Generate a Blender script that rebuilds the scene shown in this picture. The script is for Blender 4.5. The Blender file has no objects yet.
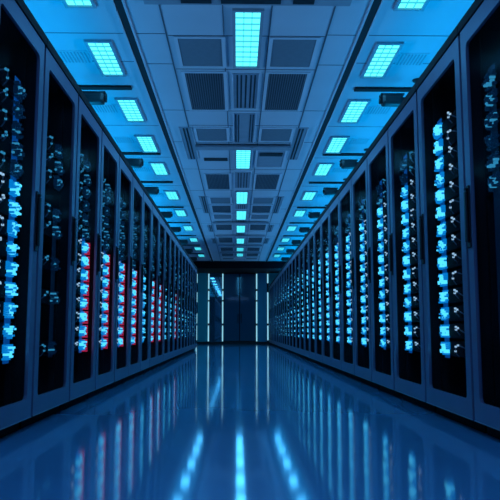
import bpy, bmesh, math, random
from mathutils import Vector, Matrix

scn = bpy.context.scene
col = scn.collection
R = math.radians

# ------------------------------------------------------------------ camera
cam_d = bpy.data.cameras.new('camera')
cam_d.sensor_width = 36.0
cam_d.lens = 670.0 / 500.0 * 36.0
cam_d.clip_start = 0.05
cam = bpy.data.objects.new('camera', cam_d)
cam.location = (-0.056, 0.0, 0.529)
cam.rotation_euler = (R(90 + 6.81), 0, R(-1.07))
col.objects.link(cam)
scn.camera = cam

# ------------------------------------------------------------------ world, exposure
w = bpy.data.worlds.new('world')
scn.world = w
w.use_nodes = True
w.node_tree.nodes['Background'].inputs[0].default_value = (0.01, 0.05, 0.12, 1)
w.node_tree.nodes['Background'].inputs[1].default_value = 0.3
scn.view_settings.view_transform = 'Standard'
scn.view_settings.look = 'None'
scn.view_settings.exposure = 0.0
scn.view_settings.gamma = 1.0
scn.view_settings.use_curve_mapping = False
scn.cycles.use_denoising = True
scn.cycles.sample_clamp_indirect = 4.0
scn.cycles.max_bounces = 10
scn.cycles.transparent_max_bounces = 12

# blue uplighting from the tops of the two rows of cabinets, and added fill lamps without fixtures:
# a tilted pair for the middle of the ceiling, a broad one above the camera
def area(name, loc, rot, sx, sy, power, color, spread=180):
    l = bpy.data.lights.new(name, 'AREA')
    l.shape = 'RECTANGLE'
    l.size = sx
    l.size_y = sy
    l.energy = power
    l.color = color
    l.spread = R(spread)
    o = bpy.data.objects.new(name, l)
    o.location = loc
    o.rotation_euler = rot
    col.objects.link(o)
    return o

WASH = (0.19, 0.52, 1.0)
UP = (0.0, 0.42, 1.0)
area('aisle_fill', (-1.95, 10.6, 2.28), (0, R(-100), 0), 0.16, 15.0, 38, WASH, 75)  # added fill, tilted inward to brighten the middle of the ceiling
area('aisle_fill', (1.95, 14.2, 2.28), (0, R(100), 0), 0.16, 22.0, 56, WASH, 75)
area('bay_uplight', (-1.66, 10.6, 2.26), (R(180), 0, 0), 0.12, 15.0, 74, UP, 150)
area('bay_uplight', (1.66, 14.2, 2.26), (R(180), 0, 0), 0.12, 22.0, 108, UP, 150)
area('near_fill', (0, 0.9, 2.9), (0, 0, 0), 1.6, 2.6, 30, (0.16, 0.42, 1.0))  # added unseen fill lamp above the camera, no fixture

# ------------------------------------------------------------------ materials
def nodes_of(name):
    m = bpy.data.materials.new(name)
    m.use_nodes = True
    nt = m.node_tree
    return m, nt, nt.nodes.get('Principled BSDF')

def paint(name, c, rough=0.5, metal=0.0, var=0.08, scale=6.0, spec=0.5, coat=0.0, rvar=0.0):
    m, nt, b = nodes_of(name)
    tc = nt.nodes.new('ShaderNodeTexCoord')
    nz = nt.nodes.new('ShaderNodeTexNoise')
    nz.inputs['Scale'].default_value = scale
    nz.inputs['Detail'].default_value = 4
    nt.links.new(tc.outputs['Object'], nz.inputs['Vector'])
    rp = nt.nodes.new('ShaderNodeValToRGB')
    rp.color_ramp.elements[0].color = (*[v * (1 - var) for v in c], 1)
    rp.color_ramp.elements[1].color = (*[min(1, v * (1 + var)) for v in c], 1)
    rp.color_ramp.elements[0].position = 0.3
    rp.color_ramp.elements[1].position = 0.7
    nt.links.new(nz.outputs['Fac'], rp.inputs[0])
    nt.links.new(rp.outputs[0], b.inputs['Base Color'])
    b.inputs['Roughness'].default_value = rough
    if rvar:
        mr = nt.nodes.new('ShaderNodeMapRange')
        mr.inputs['To Min'].default_value = rough - rvar
        mr.inputs['To Max'].default_value = rough + rvar
        nt.links.new(nz.outputs['Fac'], mr.inputs['Value'])
        nt.links.new(mr.outputs[0], b.inputs['Roughness'])
    b.inputs['Metallic'].default_value = metal
    b.inputs['Specular IOR Level'].default_value = spec
    b.inputs['Coat Weight'].default_value = coat
    return m

def glow(name, c, strength, sample=True):
    m, nt, b = nodes_of(name)
    b.inputs['Base Color'].default_value = (0.02, 0.02, 0.03, 1)
    b.inputs['Emission Color'].default_value = (*c, 1)
    b.inputs['Emission Strength'].default_value = strength
    b.inputs['Roughness'].default_value = 0.5
    if not sample:
        m.cycles.emission_sampling = 'NONE'
    return m

def tinted_pane(name, tint):
    m = bpy.data.materials.new(name)
    m.use_nodes = True
    nt = m.node_tree
    nt.nodes.clear()
    out = nt.nodes.new('ShaderNodeOutputMaterial')
    tr = nt.nodes.new('ShaderNodeBsdfTransparent')
    tr.inputs[0].default_value = (*tint, 1)
    gl = nt.nodes.new('ShaderNodeBsdfGlossy')
    gl.inputs['Color'].default_value = (0.8, 0.85, 0.9, 1)
    gl.inputs['Roughness'].default_value = 0.12
    fr = nt.nodes.new('ShaderNodeFresnel')
    fr.inputs['IOR'].default_value = 1.22
    mx = nt.nodes.new('ShaderNodeMixShader')
    ge = nt.nodes.new('ShaderNodeNewGeometry')
    inv = nt.nodes.new('ShaderNodeMath'); inv.operation = 'SUBTRACT'
    inv.inputs[0].default_value = 1.0
    nt.links.new(ge.outputs['Backfacing'], inv.inputs[1])
    ml = nt.nodes.new('ShaderNodeMath'); ml.operation = 'MULTIPLY'
    nt.links.new(fr.outputs[0], ml.inputs[0]); nt.links.new(inv.outputs[0], ml.inputs[1])
    m2 = nt.nodes.new('ShaderNodeMath'); m2.operation = 'MULTIPLY'
    m2.inputs[1].default_value = 0.06       # perforated pane: only part of it mirrors
    nt.links.new(ml.outputs[0], m2.inputs[0])
    nt.links.new(m2.outputs[0], mx.inputs[0])
    nt.links.new(tr.outputs[0], mx.inputs[1])
    nt.links.new(gl.outputs[0], mx.inputs[2])
    nt.links.new(mx.outputs[0], out.inputs[0])
    return m

M = {}
M['ceiling'] = paint('ceiling_paint', (0.50, 0.55, 0.62), 0.6, var=0.03, scale=2.0)
M['tile'] = paint('ceiling_tile', (0.56, 0.60, 0.67), 0.6, var=0.03, scale=3.0)
M['panel_mid'] = paint('grey_panel', (0.17, 0.20, 0.24), 0.6, var=0.05, scale=20)
M['panel_dark'] = paint('dark_louvre', (0.045, 0.055, 0.075), 0.6, var=0.05, scale=20)
M['seam'] = paint('seam_grey', (0.10, 0.12, 0.15), 0.7)
M['groove'] = paint('groove_black', (0.012, 0.014, 0.02), 0.7)
M['black'] = paint('black_plastic', (0.010, 0.011, 0.014), 0.45)
M['bar_black'] = paint('black_channel', (0.004, 0.004, 0.006), 0.8)
M['plinth'] = paint('plinth_black', (0.003, 0.003, 0.004), 0.8, spec=0.2)
M['trim_grey'] = paint('trim_grey', (0.28, 0.32, 0.38), 0.5)
M['floor'] = paint('epoxy_floor', (0.12, 0.38, 0.64), 0.072, var=0.10, scale=0.8, spec=0.6, rvar=0.012)
M['wall'] = paint('wall_paint', (0.10, 0.13, 0.17), 0.6)
M['header'] = paint('header_dark', (0.003, 0.004, 0.007), 0.8, spec=0.2)
M['frame'] = paint('cabinet_steel', (0.24, 0.26, 0.38), 0.38, metal=0.25, var=0.04)
M['body'] = paint('cabinet_black_steel', (0.004, 0.005, 0.006), 0.7)
M['chassis'] = paint('server_black_metal', (0.003, 0.004, 0.006), 0.8, spec=0.15)
M['cable'] = paint('pale_cable', (0.26, 0.34, 0.40), 0.35)
M['pane'] = tinted_pane('tinted_pane', (0.84, 0.88, 0.93))
M['lens'] = glow('cyan_lens', (0.10, 0.80, 0.92), 1.9)
M['lens_grid'] = glow('cyan_lens_grid', (0.04, 0.58, 0.72), 1.0)
M['lens_frame'] = paint('lamp_frame', (0.30, 0.36, 0.42), 0.4)
M['strip'] = glow('pale_teal_strip', (0.26, 0.66, 0.85), 1.0)
M['led_core'] = glow('led_cyan', (0.055, 0.43, 0.62), 2.5, False)
M['led_blue'] = glow('led_blue', (0.0, 0.26, 0.75), 0.9, False)
M['led_dimcore'] = glow('led_dim_cyan', (0.04, 0.36, 0.62), 0.75, False)
M['led_dim'] = glow('led_dim_blue', (0.0, 0.03, 0.10), 0.3, False)
M['led_red'] = glow('led_red', (0.62, 0.006, 0.045), 0.8, False)
M['led_white'] = glow('led_white', (0.42, 0.66, 0.85), 1.0, False)
M['led_haze'] = glow('led_haze_blue', (0.0, 0.07, 0.32), 0.75, False)  # haze of LED light inside the cabinets, put into an emissive colour
M['led_haze_dim'] = glow('led_haze_faint', (0.0, 0.03, 0.12), 0.08, False)
def wall_panel(name, c, rough, spec):
    m, nt, b = nodes_of(name)
    b.inputs['Base Color'].default_value = (*c, 1)
    b.inputs['Roughness'].default_value = rough
    b.inputs['Specular IOR Level'].default_value = spec
    return m
M['teal'] = wall_panel('teal_glass_panel', (0.05, 0.62, 0.66), 0.30, 0.5)
M['mirror'] = wall_panel('mirror_glass_panel', (0.02, 0.20, 0.32), 0.03, 1.0)
M['mirror'].node_tree.nodes['Principled BSDF'].inputs['IOR'].default_value = 2.6
M['door'] = wall_panel('navy_door_panel', (0.035, 0.15, 0.24), 0.05, 0.6)
M['blue_panel'] = wall_panel('blue_glass_panel', (0.03, 0.50, 0.75), 0.30, 0.5)

# ------------------------------------------------------------------ helpers
def box(bm, x0, x1, y0, y1, z0, z1, mi=0, bevel=0.0):
    if x0 > x1: x0, x1 = x1, x0
    if y0 > y1: y0, y1 = y1, y0
    if z0 > z1: z0, z1 = z1, z0
    v = [bm.verts.new(p) for p in ((x0, y0, z0), (x1, y0, z0), (x1, y1, z0), (x0, y1, z0),
                                   (x0, y0, z1), (x1, y0, z1), (x1, y1, z1), (x0, y1, z1))]
    fs = [bm.faces.new([v[i] for i in q]) for q in
          ((3, 2, 1, 0), (4, 5, 6, 7), (0, 1, 5, 4), (1, 2, 6, 5), (2, 3, 7, 6), (3, 0, 4, 7))]
    for f in fs: f.material_index = mi
    if bevel:
        es = list({e for f in fs for e in f.edges})
        r = bmesh.ops.bevel(bm, geom=es, offset=bevel, segments=2, affect='EDGES', profile=0.6)
        for f in r['faces']: f.material_index = mi

def cyl(bm, p0, p1, r0, r1=None, n=14, mi=0):
    r1 = r0 if r1 is None else r1
    p0, p1 = Vector(p0), Vector(p1)
    ax = (p1 - p0).normalized()
    a = ax.orthogonal().normalized()
    b = ax.cross(a)
    ra = [bm.verts.new(p0 + (a * math.cos(2 * math.pi * i / n) + b * math.sin(2 * math.pi * i / n)) * r0) for i in range(n)]
    rb = [bm.verts.new(p1 + (a * math.cos(2 * math.pi * i / n) + b * math.sin(2 * math.pi * i / n)) * r1) for i in range(n)]
    for i in range(n):
        f = bm.faces.new((ra[i], ra[(i + 1) % n], rb[(i + 1) % n], rb[i])); f.material_index = mi
        f.smooth = True
    f = bm.faces.new(list(reversed(ra))); f.material_index = mi
    f = bm.faces.new(rb); f.material_index = mi

def tube(bm, pts, r, n=6, mi=0):
    for a, b in zip(pts, pts[1:]):
        cyl(bm, a, b, r, r, n, mi)

def obj(name, bm, mats, parent=None, loc=None):
    me = bpy.data.meshes.new(name)
    bmesh.ops.recalc_face_normals(bm, faces=bm.faces)
    bm.to_mesh(me); bm.free()
    for m in (mats if isinstance(mats, (list, tuple)) else [mats]):
        me.materials.append(M[m])
    o = bpy.data.objects.new(name, me)
    col.objects.link(o)
    if parent is not None: o.parent = parent
    if loc is not None: o.location = loc
    return o

def one(name, mats, boxes, parent=None, loc=None, bevel=0.0):
    bm = bmesh.new()
    for b in boxes: box(bm, *b, bevel=bevel)
    return obj(name, bm, mats, parent, loc)

def struct(name, mats, boxes):
    o = one(name, mats, boxes)
    o['kind'] = 'structure'
    return o

def tag(o, label, cat, group=None):
    o['label'] = label; o['category'] = cat
    if group: o['group'] = group
    return o

def empty(name, loc, label, cat, group=None):
    o = bpy.data.objects.new(name, None)
    o.empty_display_size = 0.1
    col.objects.link(o); o.location = loc
    return tag(o, label, cat, group)

def copy_tree(o, parent=None):
    c = o.copy(); col.objects.link(c)
    if parent is not None: c.parent = parent
    for ch in list(o.children):
        if not ch.name.startswith('haze_column'):      # its look differs from cabinet to cabinet
            copy_tree(ch, c)
    return c

ORD = ['', 'first', 'second', 'third', 'fourth', 'fifth', 'sixth', 'seventh', 'eighth', 'ninth', 'tenth',
       'eleventh', 'twelfth', 'thirteenth', 'fourteenth', 'fifteenth', 'sixteenth', 'seventeenth', 'eighteenth',
       'nineteenth', 'twentieth', 'twenty-first', 'twenty-second', 'twenty-third', 'twenty-fourth',
       'twenty-fifth', 'twenty-sixth', 'twenty-seventh']

# ------------------------------------------------------------------ the room
C = 2.99            # ceiling height
HW = 2.55           # half width of the room
T0, T1 = -2.2, 26.0
struct('floor', 'floor', [(-HW, HW, T0, T1 + .2, -0.1, 0.0)])
struct('ceiling', 'ceiling', [(-HW, HW, T0, T1 + .2, C, C + 0.1)])
struct('wall_left', 'wall', [(-HW - .1, -HW, T0, T1 + .2, 0, C)])
struct('wall_right', 'wall', [(HW, HW + .1, T0, T1 + .2, 0, C)])
struct('wall_front', 'wall', [(-HW, HW, T0 - .1, T0, 0, C)])
struct('wall_back', 'header', [(-HW, HW, T1 + .08, T1 + .2, 0, C)])
struct('trim_1', 'header', [(-HW, HW, 24.0, T1 + .08, 2.73, C)])                # header over the glazed wall
# long dark grooves between the lit side bays and the middle of the ceiling
CX = 0.015
for i, s in enumerate((-1, 1)):
    x = CX + s * 0.975
    struct('trim_%d' % (2 + i), ['groove', 'ceiling'],
           [(x - .032, x + .032, T0, 24.0, C - .006, C, 0),
            (x - .046, x - .032, T0, 24.0, C - .016, C, 1), (x + .032, x + .046, T0, 24.0, C - .016, C, 1)])
# thin seams between ceiling tiles
bm = bmesh.new()
for s in (-1, 1):
    x = CX + s * 0.672
    box(bm, x - .006, x + .006, T0, 23.9, C - .004, C)
    x = CX + s * 0.19
    box(bm, x - .004, x + .004, T0, 23.9, C - .003, C)
for t in (3.2, 4.05, 5.39, 6.12, 7.34, 7.88, 8.62, 10.12, 11.66, 13.0, 14.0, 15.3, 16.6, 17.5, 18.9, 19.7, 21.0, 22.5, 23.4):
    box(bm, CX - .66, CX + .66, t - .005, t + .005, C - .003, C)
for t in (5.36, 6.0, 7.32, 8.6, 10.1, 11.7, 13.5, 15.4, 17.5):
    for s in (-1, 1):
        box(bm, CX + s * .68, CX + s * .92, t - .004, t + .004, C - .003, C)
for t in (4.3, 5.36, 5.95, 7.9, 9.4, 11.3, 13.2, 15.3, 17.5, 19.6, 21.8):
    for s in (-1, 1):
        box(bm, CX + s * 1.03, s * 2.5, t - .004, t + .004, C - .003, C)
o = obj('trim_4', bm, 'seam'); o['kind'] = 'structure'
# low plinth lines along the feet of the glazed wall
struct('baseboard_back', 'black', [(-HW, HW, T1 - .03, T1 + .08, 0, 0.075)])

# ------------------------------------------------------------------ the glazed end wall
SX = [-1.63, -1.17, -0.626, 0.687, 1.118]
def wall_pane(name, mat, x0, x1, label, cat='wall panel'):
    bm = bmesh.new()
    box(bm, x0, x1, T1, T1 + .05, 0.08, 2.73)
    return tag(obj(name, bm, mat), label, cat)
wall_pane('glass_panel', 'teal', -HW + .01, SX[0] - .035, 'teal glass wall panel behind the end of the left cabinet row', 'glass panel')
wall_pane('glass_panel', 'teal', SX[0] + .035, SX[1] - .035, 'plain teal glass panel between the two leftmost light strips of end wall', 'glass panel')
wall_pane('glass_panel', 'mirror', SX[1] + .035, SX[2] - .035, 'narrow dark glass panel mirroring the blue ceiling lights', 'glass panel')
wall_pane('glass_panel', 'blue_panel', SX[3] + .035, SX[4] - .035, 'narrow blue glass panel right of the navy double door', 'glass panel')
wall_pane('glass_panel', 'teal', SX[4] + .035, HW - .01, 'glass wall panel hidden mostly behind the right cabinet row end', 'glass panel')
names = ['leftmost vertical light strip on the end wall, beside left cabinets',
         'vertical light strip left of the mirroring glass panel on end wall',
         'vertical light strip between mirroring glass panel and navy double door',
         'vertical light strip just right of the navy double door',
         'vertical light strip on end wall touching the right cabinet row']
for i, x in enumerate(SX):
    e = empty('light_strip', (x, T1, 0), names[i], 'light', 'vertical light strips on the end wall')
    one('housing', 'black', [(-.034, .034, -.012, .05, .076, 2.73)], e)
    gaps = [(0.095, 0.70), (0.78, 1.62), (1.68, 2.03), (2.11, 2.70)] if i not in (0, 4) else \
           [(0.14, 0.70), (0.78, 1.98), (2.34, 2.70)]
    for a, b in gaps:
        one('lamp_tube', 'strip', [(-.024, .024, -.026, -.012, a, b)], e, bevel=.004)
# double door
e = empty('door_1', (0.03, T1, 0), 'navy double door in the middle of the far wall', 'door')
e['kind'] = 'structure'
for s in (-1, 1):
    xa, xb = sorted((s * .006 , s * (.62 if s > 0 else .617)))
    leaf = one('door_leaf', 'door', [(xa, xb, 0, .05, .08, 2.73)], e)
    fr = one('door_rail', 'black', [(xa, xb, -.006, 0, .08, .12), (xa, xb, -.006, 0, 2.69, 2.73),
                                    (xa, xa + .012, -.006, 0, .12, 2.69), (xb - .012, xb, -.006, 0, .12, 2.69)], leaf)
    hb = bmesh.new()
    cyl(hb, (s * .06, -.05, .78), (s * .06, -.05, 1.15), .013)
    for z in (.82, 1.11): cyl(hb, (s * .06, -.05, z), (s * .06, 0, z), .009)
    obj('handle', hb, 'black', leaf)

# ------------------------------------------------------------------ ceiling lights
LAMP_W = 4.8
def troffer(wid, ln, nx, ny, name='ceiling_light'):
    """frame round a glowing lens with an egg-crate grid; origin on the ceiling at the middle of the near edge"""
    e = bpy.data.objects.new(name, None); col.objects.link(e); e.empty_display_size = .1
    h = wid / 2
    f = .026
    one('frame', 'lens_frame', [(-h - f, -h, -f, ln + f, -.022, 0), (h, h + f, -f, ln + f, -.022, 0),
                                (-h, h, -f, 0, -.022, 0), (-h, h, ln, ln + f, -.022, 0)], e)
    lens = one('lens', 'lens', [(-h, h, 0, ln, -.008, 0)], e)
    bm = bmesh.new()
    for i in range(1, nx):
        x = -h + wid * i / nx
        box(bm, x - .0035, x + .0035, 0.002, ln - .002, -.017, -.008)
    for j in range(1, ny):
        y = ln * j / ny
        box(bm, -h + .002, h - .002, y - .006, y + .006, -.0165, -.0082)
    obj('lens_grid', bm, 'lens_grid', lens)
    # the light this lamp gives
    l = area('lamp_light', (0, ln / 2, -.03), (0, 0, 0), wid, ln, LAMP_W * wid * ln / .2, (0.06, 0.44, 1.0))
    l.parent = e
    return e

CL = [(4.93, 1.09), (8.93, 1.08), (11.75, 1.12), (13.66, 1.12), (15.62, 1.15), (17.85, 1.1), (19.9, .9), (21.4, .9)]
proto = {}
first = True
for i, (t, ln) in enumerate(CL):
    e = troffer(.195, ln, 3, 10)
    e.location = (.022, t, C)
    tag(e, 'bright cyan ceiling light with grid lens, %s from the front in the middle line' % ORD[i + 1], 'ceiling light',
        'ceiling lights along the middle of the ceiling')
SL = [4.12, 5.51, 6.95, 8.32, 9.70, 11.73, 13.6, 15.7, 17.8, 19.8, 21.7]
base = None
for s, side in ((-1, 'left'), (1, 'right')):
    for i, t in enumerate(SL):
        if base is None:
            base = troffer(.185, .74, 3, 8)
            e = base
        else:
            e = copy_tree(base)
        e.location = (s * 1.255, t, C)
        lab = 'cyan ceiling light above the %s cabinets, %s from the front' % (side, ORD[i + 1])
        if i == 0: lab = 'cyan ceiling light at top edge of the picture above the %s cabinets' % side
        tag(e, lab, 'ceiling light', 'ceiling lights above the cabinet rows')

# ------------------------------------------------------------------ ceiling panels, vents, slots
def plate(kind, x0, x1, t0, t1, label, group):
    cx, ln, wd = (x0 + x1) / 2, t1 - t0, (x1 - x0) / 2
    nm, cat = {'mid': ('ceiling_panel', 'ceiling panel'), 'dark': ('air_vent', 'vent')}[kind]
    e = empty(nm, (cx, t0, C), label, cat, group)
    b = .03
    one('frame', 'tile', [(-wd - b, -wd, -b, ln + b, -.012, 0), (wd, wd + b, -b, ln + b, -.012, 0),
                          (-wd, wd, -b, 0, -.012, 0), (-wd, wd, ln, ln + b, -.012, 0)], e)
    if kind == 'mid':
        one('infill', 'panel_mid', [(-wd, wd, 0, ln, -.006, 0)], e)
    else:
        bm = bmesh.new()
        box(bm, -wd, wd, 0, ln, -.003, 0, 0)
        n = 16
        for k in range(n):
            x = -wd + 2 * wd * (k + .5) / n
            box(bm, x - .0035, x + .0035, 0, ln, -.009, -.003, 1)
        obj('louvre', bm, ['panel_dark', 'panel_mid'], e)
    return e

plates = [('mid', 5.43, 6.03), ('dark', 6.2, 7.28), ('mid', 7.98, 8.52), ('dark', 10.4, 11.55), ('mid', 12.3, 12.9),
          ('dark', 13.1, 13.92), ('mid', 14.15, 14.7), ('dark', 15.5, 16.4), ('dark', 17.7, 18.8), ('dark', 19.9, 20.8),
          ('dark', 21.4, 22.3), ('mid', 22.8, 23.3)]
cnt = {}
for kind, t0, t1 in plates:
    cnt[kind] = cnt.get(kind, 0) + 1
    for s, side in ((-1, 'left'), (1, 'right')):
        xa, xb = sorted((.022 + s * .22, .022 + s * .592))
        if kind == 'mid':
            lab = 'flat grey ceiling panel %s of the middle lights, %s from the front' % (side, ORD[cnt[kind]])
            g = 'flat grey ceiling panels'
        else:
            lab = 'dark louvred ceiling vent %s of the middle lights, %s from the front' % (side, ORD[cnt[kind]])
            g = 'dark louvred ceiling vents'
        plate(kind, xa, xb, t0, t1, lab, g)

# slotted diffusers between the middle lights
def slots(x, t0, t1, halfw, offs, sw, label, cat, group, name='slot_diffuser'):
    e = empty(name, (x, t0, C), label, cat, group)
    ln = t1 - t0
    one('plate', 'trim_grey', [(-halfw, halfw, 0, ln, -.006, 0)], e)
    for o_ in offs:
        one('slot', 'black', [(o_ - sw, o_ + sw, .03, ln - .03, -.009, -.006)], e)
    one('rib', 'tile', [(-halfw - .008, -halfw, 0, ln, -.014, 0), (halfw, halfw + .008, 0, ln, -.014, 0)], e)
    return e
for i, (t0, t1, offs) in enumerate([(6.22, 7.24, (-.084, -.045, .002, .052, .09)), (7.42, 8.6, (-.1, -.07, .07, .1)), (10.3, 11.45, (-.07, -.025, .025, .07)),
                      (13.02, 13.5, (-.06, -.02, .02, .06)), (14.92, 15.45, (-.06, -.02, .02, .06)), (16.95, 17.6, (-.06, -.02, .02, .06))]):
    slots(.022, t0, t1, .125, offs, .008 if i != 1 else .006,
          'slotted air diffuser with black slots between middle ceiling lights, %s from the front' % ORD[i + 1], 'vent', 'slotted diffusers in the middle line')
k = 0
for (t0, t1) in ((7.95, 9.5), (12.2, 14.0), (15.6, 16.7), (17.9, 19.0)):
    k += 1
    for s, side in ((-1, 'left'), (1, 'right')):
        slots(CX + s * .715, t0, t1, .075, (-.022, .018), .010,
              'long narrow slot vent along the %s ceiling seam, %s from the front' % (side, ORD[k]), 'vent',
              'narrow slot vents along the ceiling seams', 'slot_vent')
# grey bars crossing the middle of the ceiling
for i, (t0, t1) in enumerate(((8.68, 8.84), (15.05, 15.17), (17.2, 17.3), (19.2, 19.32), (21.05, 21.15))):
    lab = 'slim grey bar crossing the middle of the ceiling, %s from the front' % ORD[i + 1]
    tag(one('ceiling_bar', 'trim_grey', [(CX - .64, CX + .64, t0, t1, C - .05, C - .022)], bevel=.006), lab, 'bar', 'grey ceiling cross bars')
# wide slotted unit at the very top of the picture
e = empty('slotted_bulkhead', (CX, 4.0, C), 'wide grey ceiling unit with black slots at top edge of picture', 'vent')
one('housing', 'trim_grey', [(-.78, .78, 0, .82, -.02, 0)], e, bevel=.004)
for xa, xb in ((-.50, -.27), (-.2, .25), (.34, .50)):
    one('slot', 'black', [(xa, xb, .08, .785, -.026, -.02)], e)
# small slot left, recessed tray right
tag(one('slot_vent', 'black', [(CX - .56, CX - .22, 9.42, 9.58, C - .008, C)]), 'short black ceiling slot left of the second middle light', 'vent')
e = empty('ceiling_tray', (CX + .40, 8.95, C), 'square ceiling tray with a black slot right of second middle light', 'ceiling panel')
one('tray_rim', 'tile', [(-.22, .22, 0, .03, -.014, 0), (-.22, .22, .97, 1.0, -.014, 0), (-.22, -.19, .03, .97, -.014, 0), (.19, .22, .03, .97, -.014, 0)], e)
one('tray_plate', 'trim_grey', [(-.19, .19, .03, .97, -.004, 0)], e)
one('slot', 'black', [(-.16, .16, .16, .34, -.012, -.004)], e)

# small grilles and black channels in the side bays
VT = [4.4, 5.72, 7.15, 8.4, 10.0, 12.0, 14.0, 16.1]
vb = None
for s, side in ((-1, 'left'), (1, 'right')):
    for i, t in enumerate(VT):
        if vb is None:
            bm = bmesh.new()
            box(bm, -.13, .13, 0, .27, -.004, 0, 0)
            for k in range(8):
                x = -.105 + .03 * k
                box(bm, x - .006, x + .006, .02, .25, -.008, -.004, 1)
            vb = obj('ceiling_grille', bm, ['ceiling', 'trim_grey']); e = vb
        else:
            e = vb.copy(); col.objects.link(e)
        e.location = (s * 1.53, t, C)
        tag(e, 'small slatted ceiling grille above the %s cabinets, %s from the front' % (side, ORD[i + 1]), 'vent', 'small ceiling grilles above the cabinets')
BT = [6.56, 9.13, 10.95, 13.25, 15.2, 17.35, 19.3, 21.5]
bb = None
for s, side in ((-1, 'left'), (1, 'right')):
    for i, t in enumerate(BT):
        if bb is None:
            bm = bmesh.new()
            box(bm, -.48, .48, 0, .085, -.022, 0, 0, bevel=.004)
            bb = obj('ceiling_channel', bm, 'bar_black'); e = bb
        else:
            e = bb.copy(); col.objects.link(e)
        e.location = (s * 1.62, t, C)
        tag(e, 'black ceiling channel crossing the bay above the %s cabinets, %s from the front' % (side, ORD[i + 1]), 'bar', 'black ceiling channels above the cabinets')

# bullet cameras hanging behind each channel, pointing into the aisle
def sec_camera():
    e = bpy.data.objects.new('security_camera', None); col.objects.link(e); e.empty_display_size = .1
    # built for the left side: body points to +x; origin on the ceiling
    bm = bmesh.new()
    box(bm, -.11, .105, -.055, .055, -.225, -.115, 0, bevel=.035)
    box(bm, -.12, .115, -.05, .05, -.122, -.108, 0, bevel=.005)
    obj('camera_body', bm, 'black', e)
    bm = bmesh.new()
    cyl(bm, (.104, 0, -.170), (.120, 0, -.170), .034, .036, 18)
    cyl(bm, (.120, 0, -.170), (.122, 0, -.170), .022, .018, 18)
    obj('camera_lens', bm, 'bar_black', e)
    bm = bmesh.new()
    tube(bm, [(-.10, 0, -.15), (-.20, 0, -.15), (-.26, 0, -.10), (-.26, 0, .02)], .016, 10)
    cyl(bm, (-.26, 0, .03), (-.26, 0, .045), .045, .05, 18)
    obj('mount_arm', bm, 'black', e)
    bm = bmesh.new()
    tube(bm, [(-.10, -.03, -.185), (-.15, -.03, -.205), (-.21, -.02, -.17), (-.235, -.01, -.10)], .006, 8)
    obj('camera_cable', bm, 'cable', e)
    return e
sc0 = None
for s, side in ((-1, 'left'), (1, 'right')):
    for i, t in enumerate(BT):
        if sc0 is None:
            sc0 = sec_camera(); e = sc0
        else:
            e = copy_tree(sc0)
        e.location = (s * 1.46, t - .20, C - .045)
        e.rotation_euler = (0, 0, 0 if s < 0 else math.pi)
        tag(e, 'black security camera under the ceiling above the %s cabinets, %s from the front' % (side, ORD[i + 1]), 'camera', 'security cameras above the cabinets')

# ------------------------------------------------------------------ server cabinets
RX = 1.16           # distance of the door faces from the middle of the aisle
H = 2.15
PL = 0.062          # plinth height
def make_cabinet(wd, far_is_left):
    """door face at local x = 0, body behind (towards -x), width along +y from 0 to wd (left row).
    The right row uses the mirrored version."""
    s = 1 if far_is_left else -1       # left row: the cabinet lies on the -x side
    B = lambda x0, x1, *r: (*sorted((s * x0, s * x1)), *r)
    e = bpy.data.objects.new('server_cabinet', None); col.objects.link(e); e.empty_display_size = .2
    g = .016
    D = 1.0
    one('plinth', 'plinth', [B(-D, -.06, g, wd - g, 0, PL)], e)
    for y in (g, wd - g - .02):
        one('side_panel', 'body', [B(-D, -.02, y, y + .02, PL, H)], e)
    one('back_panel', 'body', [B(-D, -D + .02, g + .02, wd - g - .02, PL, H)], e)
    one('top_panel', 'body', [B(-D - .0, .008, g * .3, wd - g * .3, H, H + .05)], e)
    one('bottom_panel', 'body', [B(-D + .02, -.035, g + .02, wd - g - .02, PL, PL + .02)], e)
    for y in (.075, wd - .10):
        one('mounting_rail', 'body', [B(-.12, -.082, y, y + .025, PL + .02, H)], e)
    # door: frame with rounded opening
    st, top, bot = .076, .095, .10
    bm = bmesh.new()
    y0, y1, z0, z1 = g, wd - g, PL + .004, H - .004
    iy0, iy1, iz0, iz1 = y0 + st, y1 - st, z0 + bot, z1 - top
    r = .03
    def rounded(ya, yb, za, zb, rr, n=5):
        pts = []
        for cy, cz, a0 in ((yb - rr, zb - rr, 0), (ya + rr, zb - rr, 90), (ya + rr, za + rr, 180), (yb - rr, za + rr, 270)):
            for k in range(n + 1):
                a = R(a0 + 90 * k / n)
                pts.append((cy + rr * math.cos(a), cz + rr * math.sin(a)))
        return pts
    outer = rounded(y0, y1, z0, z1, .004)
    inner = rounded(iy0, iy1, iz0, iz1, r)
    n = len(outer)
    def ring(pts, x): return [bm.verts.new((s * x, p[0], p[1])) for p in pts]
    of, inf, ob, ib = ring(outer, 0.0), ring(inner, 0.0), ring(outer, -.018), ring(inner, -.018)
    for i in range(n):
        j = (i + 1) % n
        bm.faces.new((of[i], of[j], inf[j], inf[i]))
        bm.faces.new((ob[j], ob[i], ib[i], ib[j]))
        bm.faces.new((of[j], of[i], ob[i], ob[j]))
        bm.faces.new((inf[i], inf[j], ib[j], ib[i]))
    door = obj('door', bm, 'frame', e)
    one('pane', 'pane', [B(-.014, -.010, iy0 - .001, iy1 + .001, iz0 - .001, iz1 + .001)], door)
    one('door_lip', 'cable', [B(0.0, .004, y0, y1, z0, z0 + .004)], door)
    # handle on the far stile of the door
    bm = bmesh.new()
    hy = wd - .045
    box(bm, *B(0.0, .007, hy - .028, hy + .028, .955, 1.285), bevel=.004)
    box(bm, *B(.007, .021, hy - .016, hy + .016, .985, 1.255), bevel=.007)
    cyl(bm, (s * .006, hy, 1.268), (s * .017, hy, 1.262), .009)
    obj('handle', bm, 'black', door)
    return e

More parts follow.
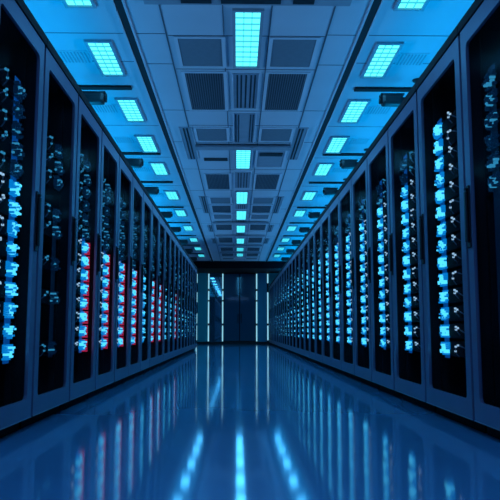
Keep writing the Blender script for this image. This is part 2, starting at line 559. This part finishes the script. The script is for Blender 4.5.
def make_server(wd, s, kind, seed):
    """one lit unit: origin at the front middle bottom of the chassis, at the rails"""
    rnd = random.Random(seed)
    e = bpy.data.objects.new('server_unit', None); col.objects.link(e); e.empty_display_size = .05
    hw = wd / 2 - .101
    B = lambda x0, x1, *r: (*sorted((s * x0, s * x1)), *r)
    core, fringe = ('led_dimcore', 'led_dim') if kind == 'dim' else ('led_core', 'led_blue')
    bm = bmesh.new()
    box(bm, *B(-.55, 0, -hw, hw, 0, .086))
    for k in range(7):       # drive bays
        y = -hw + .02 + k * .035
        box(bm, *B(0, .002, y, y + .028, .012, .074))
    obj('chassis', bm, 'chassis', e)
    bm = bmesh.new()
    c0 = hw * .52
    for i in range(8):
        for j in range(7):
            edge = i in (0, 7) or j in (0, 6)
            if rnd.random() < (.5 if edge else (.35 if kind == 'dim' else .08)): continue
            y = c0 - .062 + i * .015
            z = .004 + j * .0112
            dx = .010 + rnd.random() * (.030 if not edge else .018)
            mi = 0 if (not edge and rnd.random() < (.22 if kind == 'dim' else .72)) else 1
            box(bm, *B(.0055, dx + .006, y, y + .0138, z, z + .0102), mi)
    obj('light_module', bm, [core, fringe], e)
    # cable loop and small white lights nearer the camera
    bm = bmesh.new()
    y = -hw * .42
    pts = []
    for k in range(9):
        a = k / 8
        pts.append((s * (.004 + .040 * math.sin(math.pi * a)), y + .10 * a * (1 if seed % 2 else .7) + .012 * math.sin(9 * a), .012 + .055 * math.sin(2.6 * a + .4 * (seed % 3))))
    tube(bm, pts, .0035, 5, 0)
    for k in range(3):
        q = pts[2 + 2 * k]      # small lit plugs along the cable
        box(bm, q[0] - .005, q[0] + .005, q[1] - .006, q[1] + .006, q[2] - .005, q[2] + .005, 1)
    obj('patch_cable', bm, ['cable', core if kind == 'dim' else 'led_white'], e)
    if kind == 'red':
        bm = bmesh.new()
        for k in range(6):
            z = -.008 + k * .016
            box(bm, *B(0, .040 + rnd.random() * .004, c0 + .062, c0 + .070, z, z + .0125))
        obj('red_indicator', bm, 'led_red', e)
    return e

ROWS = [('left', -RX, 2.89, .81, 19, 1), ('right', RX, 2.62, .88, 26, -1)]
Z0, DZ, NU = .375, .105, 14
slots_all = []
for side, x, ts, wd, n, s in ROWS:
    proto_c = None
    for k in range(n):
        if proto_c is None:
            proto_c = make_cabinet(wd, s > 0); e = proto_c
        else:
            e = copy_tree(proto_c)
        e.location = (x, ts + wd * k, 0)
        extra = ''
        if k == 0: extra = ', cut by picture edge'
        if k == n - 1: lab = 'last tall steel server cabinet at the far end of the %s row' % side
        else: lab = 'tall steel server cabinet, %s from the front in the %s row%s' % (ORD[k + 1], side, extra)
        tag(e, lab, 'server cabinet', 'server cabinets of the %s row' % side)
        # which lit units stand in it
        for u in range(NU):
            kind = 'bright'
            if side == 'left':
                if k == 0 and u > 8: kind = 'dim'
                if k == 1:
                    kind = 'dim'
                    if u in (1, 2, 4, 6, 9, 13): continue
                if k >= 2 and u > 7: kind = 'dim'
                if k in (2, 3, 4, 5, 7, 8, 11) and u <= 7: kind = 'red'
            else:
                if k == 0:
                    if u < 8: continue
                    kind = 'dim'
                elif u > 11 and k != 1: kind = 'dim'
            slots_all.append((ts + wd * (k + .5), side, x, k, u, kind, wd, s))
        # emissive strip standing in for the blue LED haze around the units
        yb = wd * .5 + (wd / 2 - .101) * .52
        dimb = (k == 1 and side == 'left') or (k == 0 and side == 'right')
        one('haze_column', 'led_haze_dim' if dimb else 'led_haze', [(*sorted((s * -.0700, s * -.0682)), yb - .040, yb + .050, .36, 1.25 if side == 'left' and k else 1.86)], e)

slots_all.sort(key=lambda q: q[0])
near, rest = slots_all[:300], slots_all[300:]
protos = {}
def unit_pos(q):
    t, side, x, k, u, kind, wd, s = q
    return (x - s * .073, t, Z0 + DZ * u)
for idx, q in enumerate(near):
    t, side, x, k, u, kind, wd, s = q
    v = (k * 5 + u * 3) % 4
    key = (side, kind, v)
    if key not in protos:
        protos[key] = make_server(wd, s, kind, hash((side == 'left', ('dim', 'bright', 'red').index(kind), v)) % 1000)
        e = protos[key]
    else:
        e = copy_tree(protos[key])
    e.location = unit_pos(q)
    look = {'dim': 'dim blue', 'bright': 'bright blue', 'red': 'blue and red'}[kind]
    tag(e, '%s lit server unit, %s level from bottom in %s cabinet of %s row' % (look, ORD[u + 1], ORD[k + 1], side),
        'server', 'lit server units in the %s row' % side)
# the many far units, too small to tell apart
bm = bmesh.new()
rnd = random.Random(5)
for q in rest:
    t, side, x, k, u, kind, wd, s = q
    X, Y, Z = unit_pos(q)
    hw = wd / 2 - .101
    box(bm, *sorted((X - s * .55, X)), Y - hw, Y + hw, Z, Z + .086, 0)
    c0 = Y + hw * .52
    a, b = (3, 4) if kind == 'dim' else (1, 2)
    for i in range(3):
        for j in range(3):
            if rnd.random() < .2: continue
            dx = .02 + rnd.random() * .03
            box(bm, *sorted((X + s * .0055, X + s * dx)), c0 - .05 + i * .033, c0 - .02 + i * .033, Z + .010 + j * .021, Z + .027 + j * .021, a if (i == 1 or rnd.random() < .4) else b)
    if kind == 'red':
        box(bm, *sorted((X, X + s * .04)), c0 + .06, c0 + .07, Z - .008, Z + .088, 5)
o = obj('server_unit', bm, ['chassis', 'led_core', 'led_blue', 'led_dimcore', 'led_dim', 'led_red'])
tag(o, 'tiny far server lights crowded behind the cabinet doors down the aisle', 'server')
o['kind'] = 'stuff'
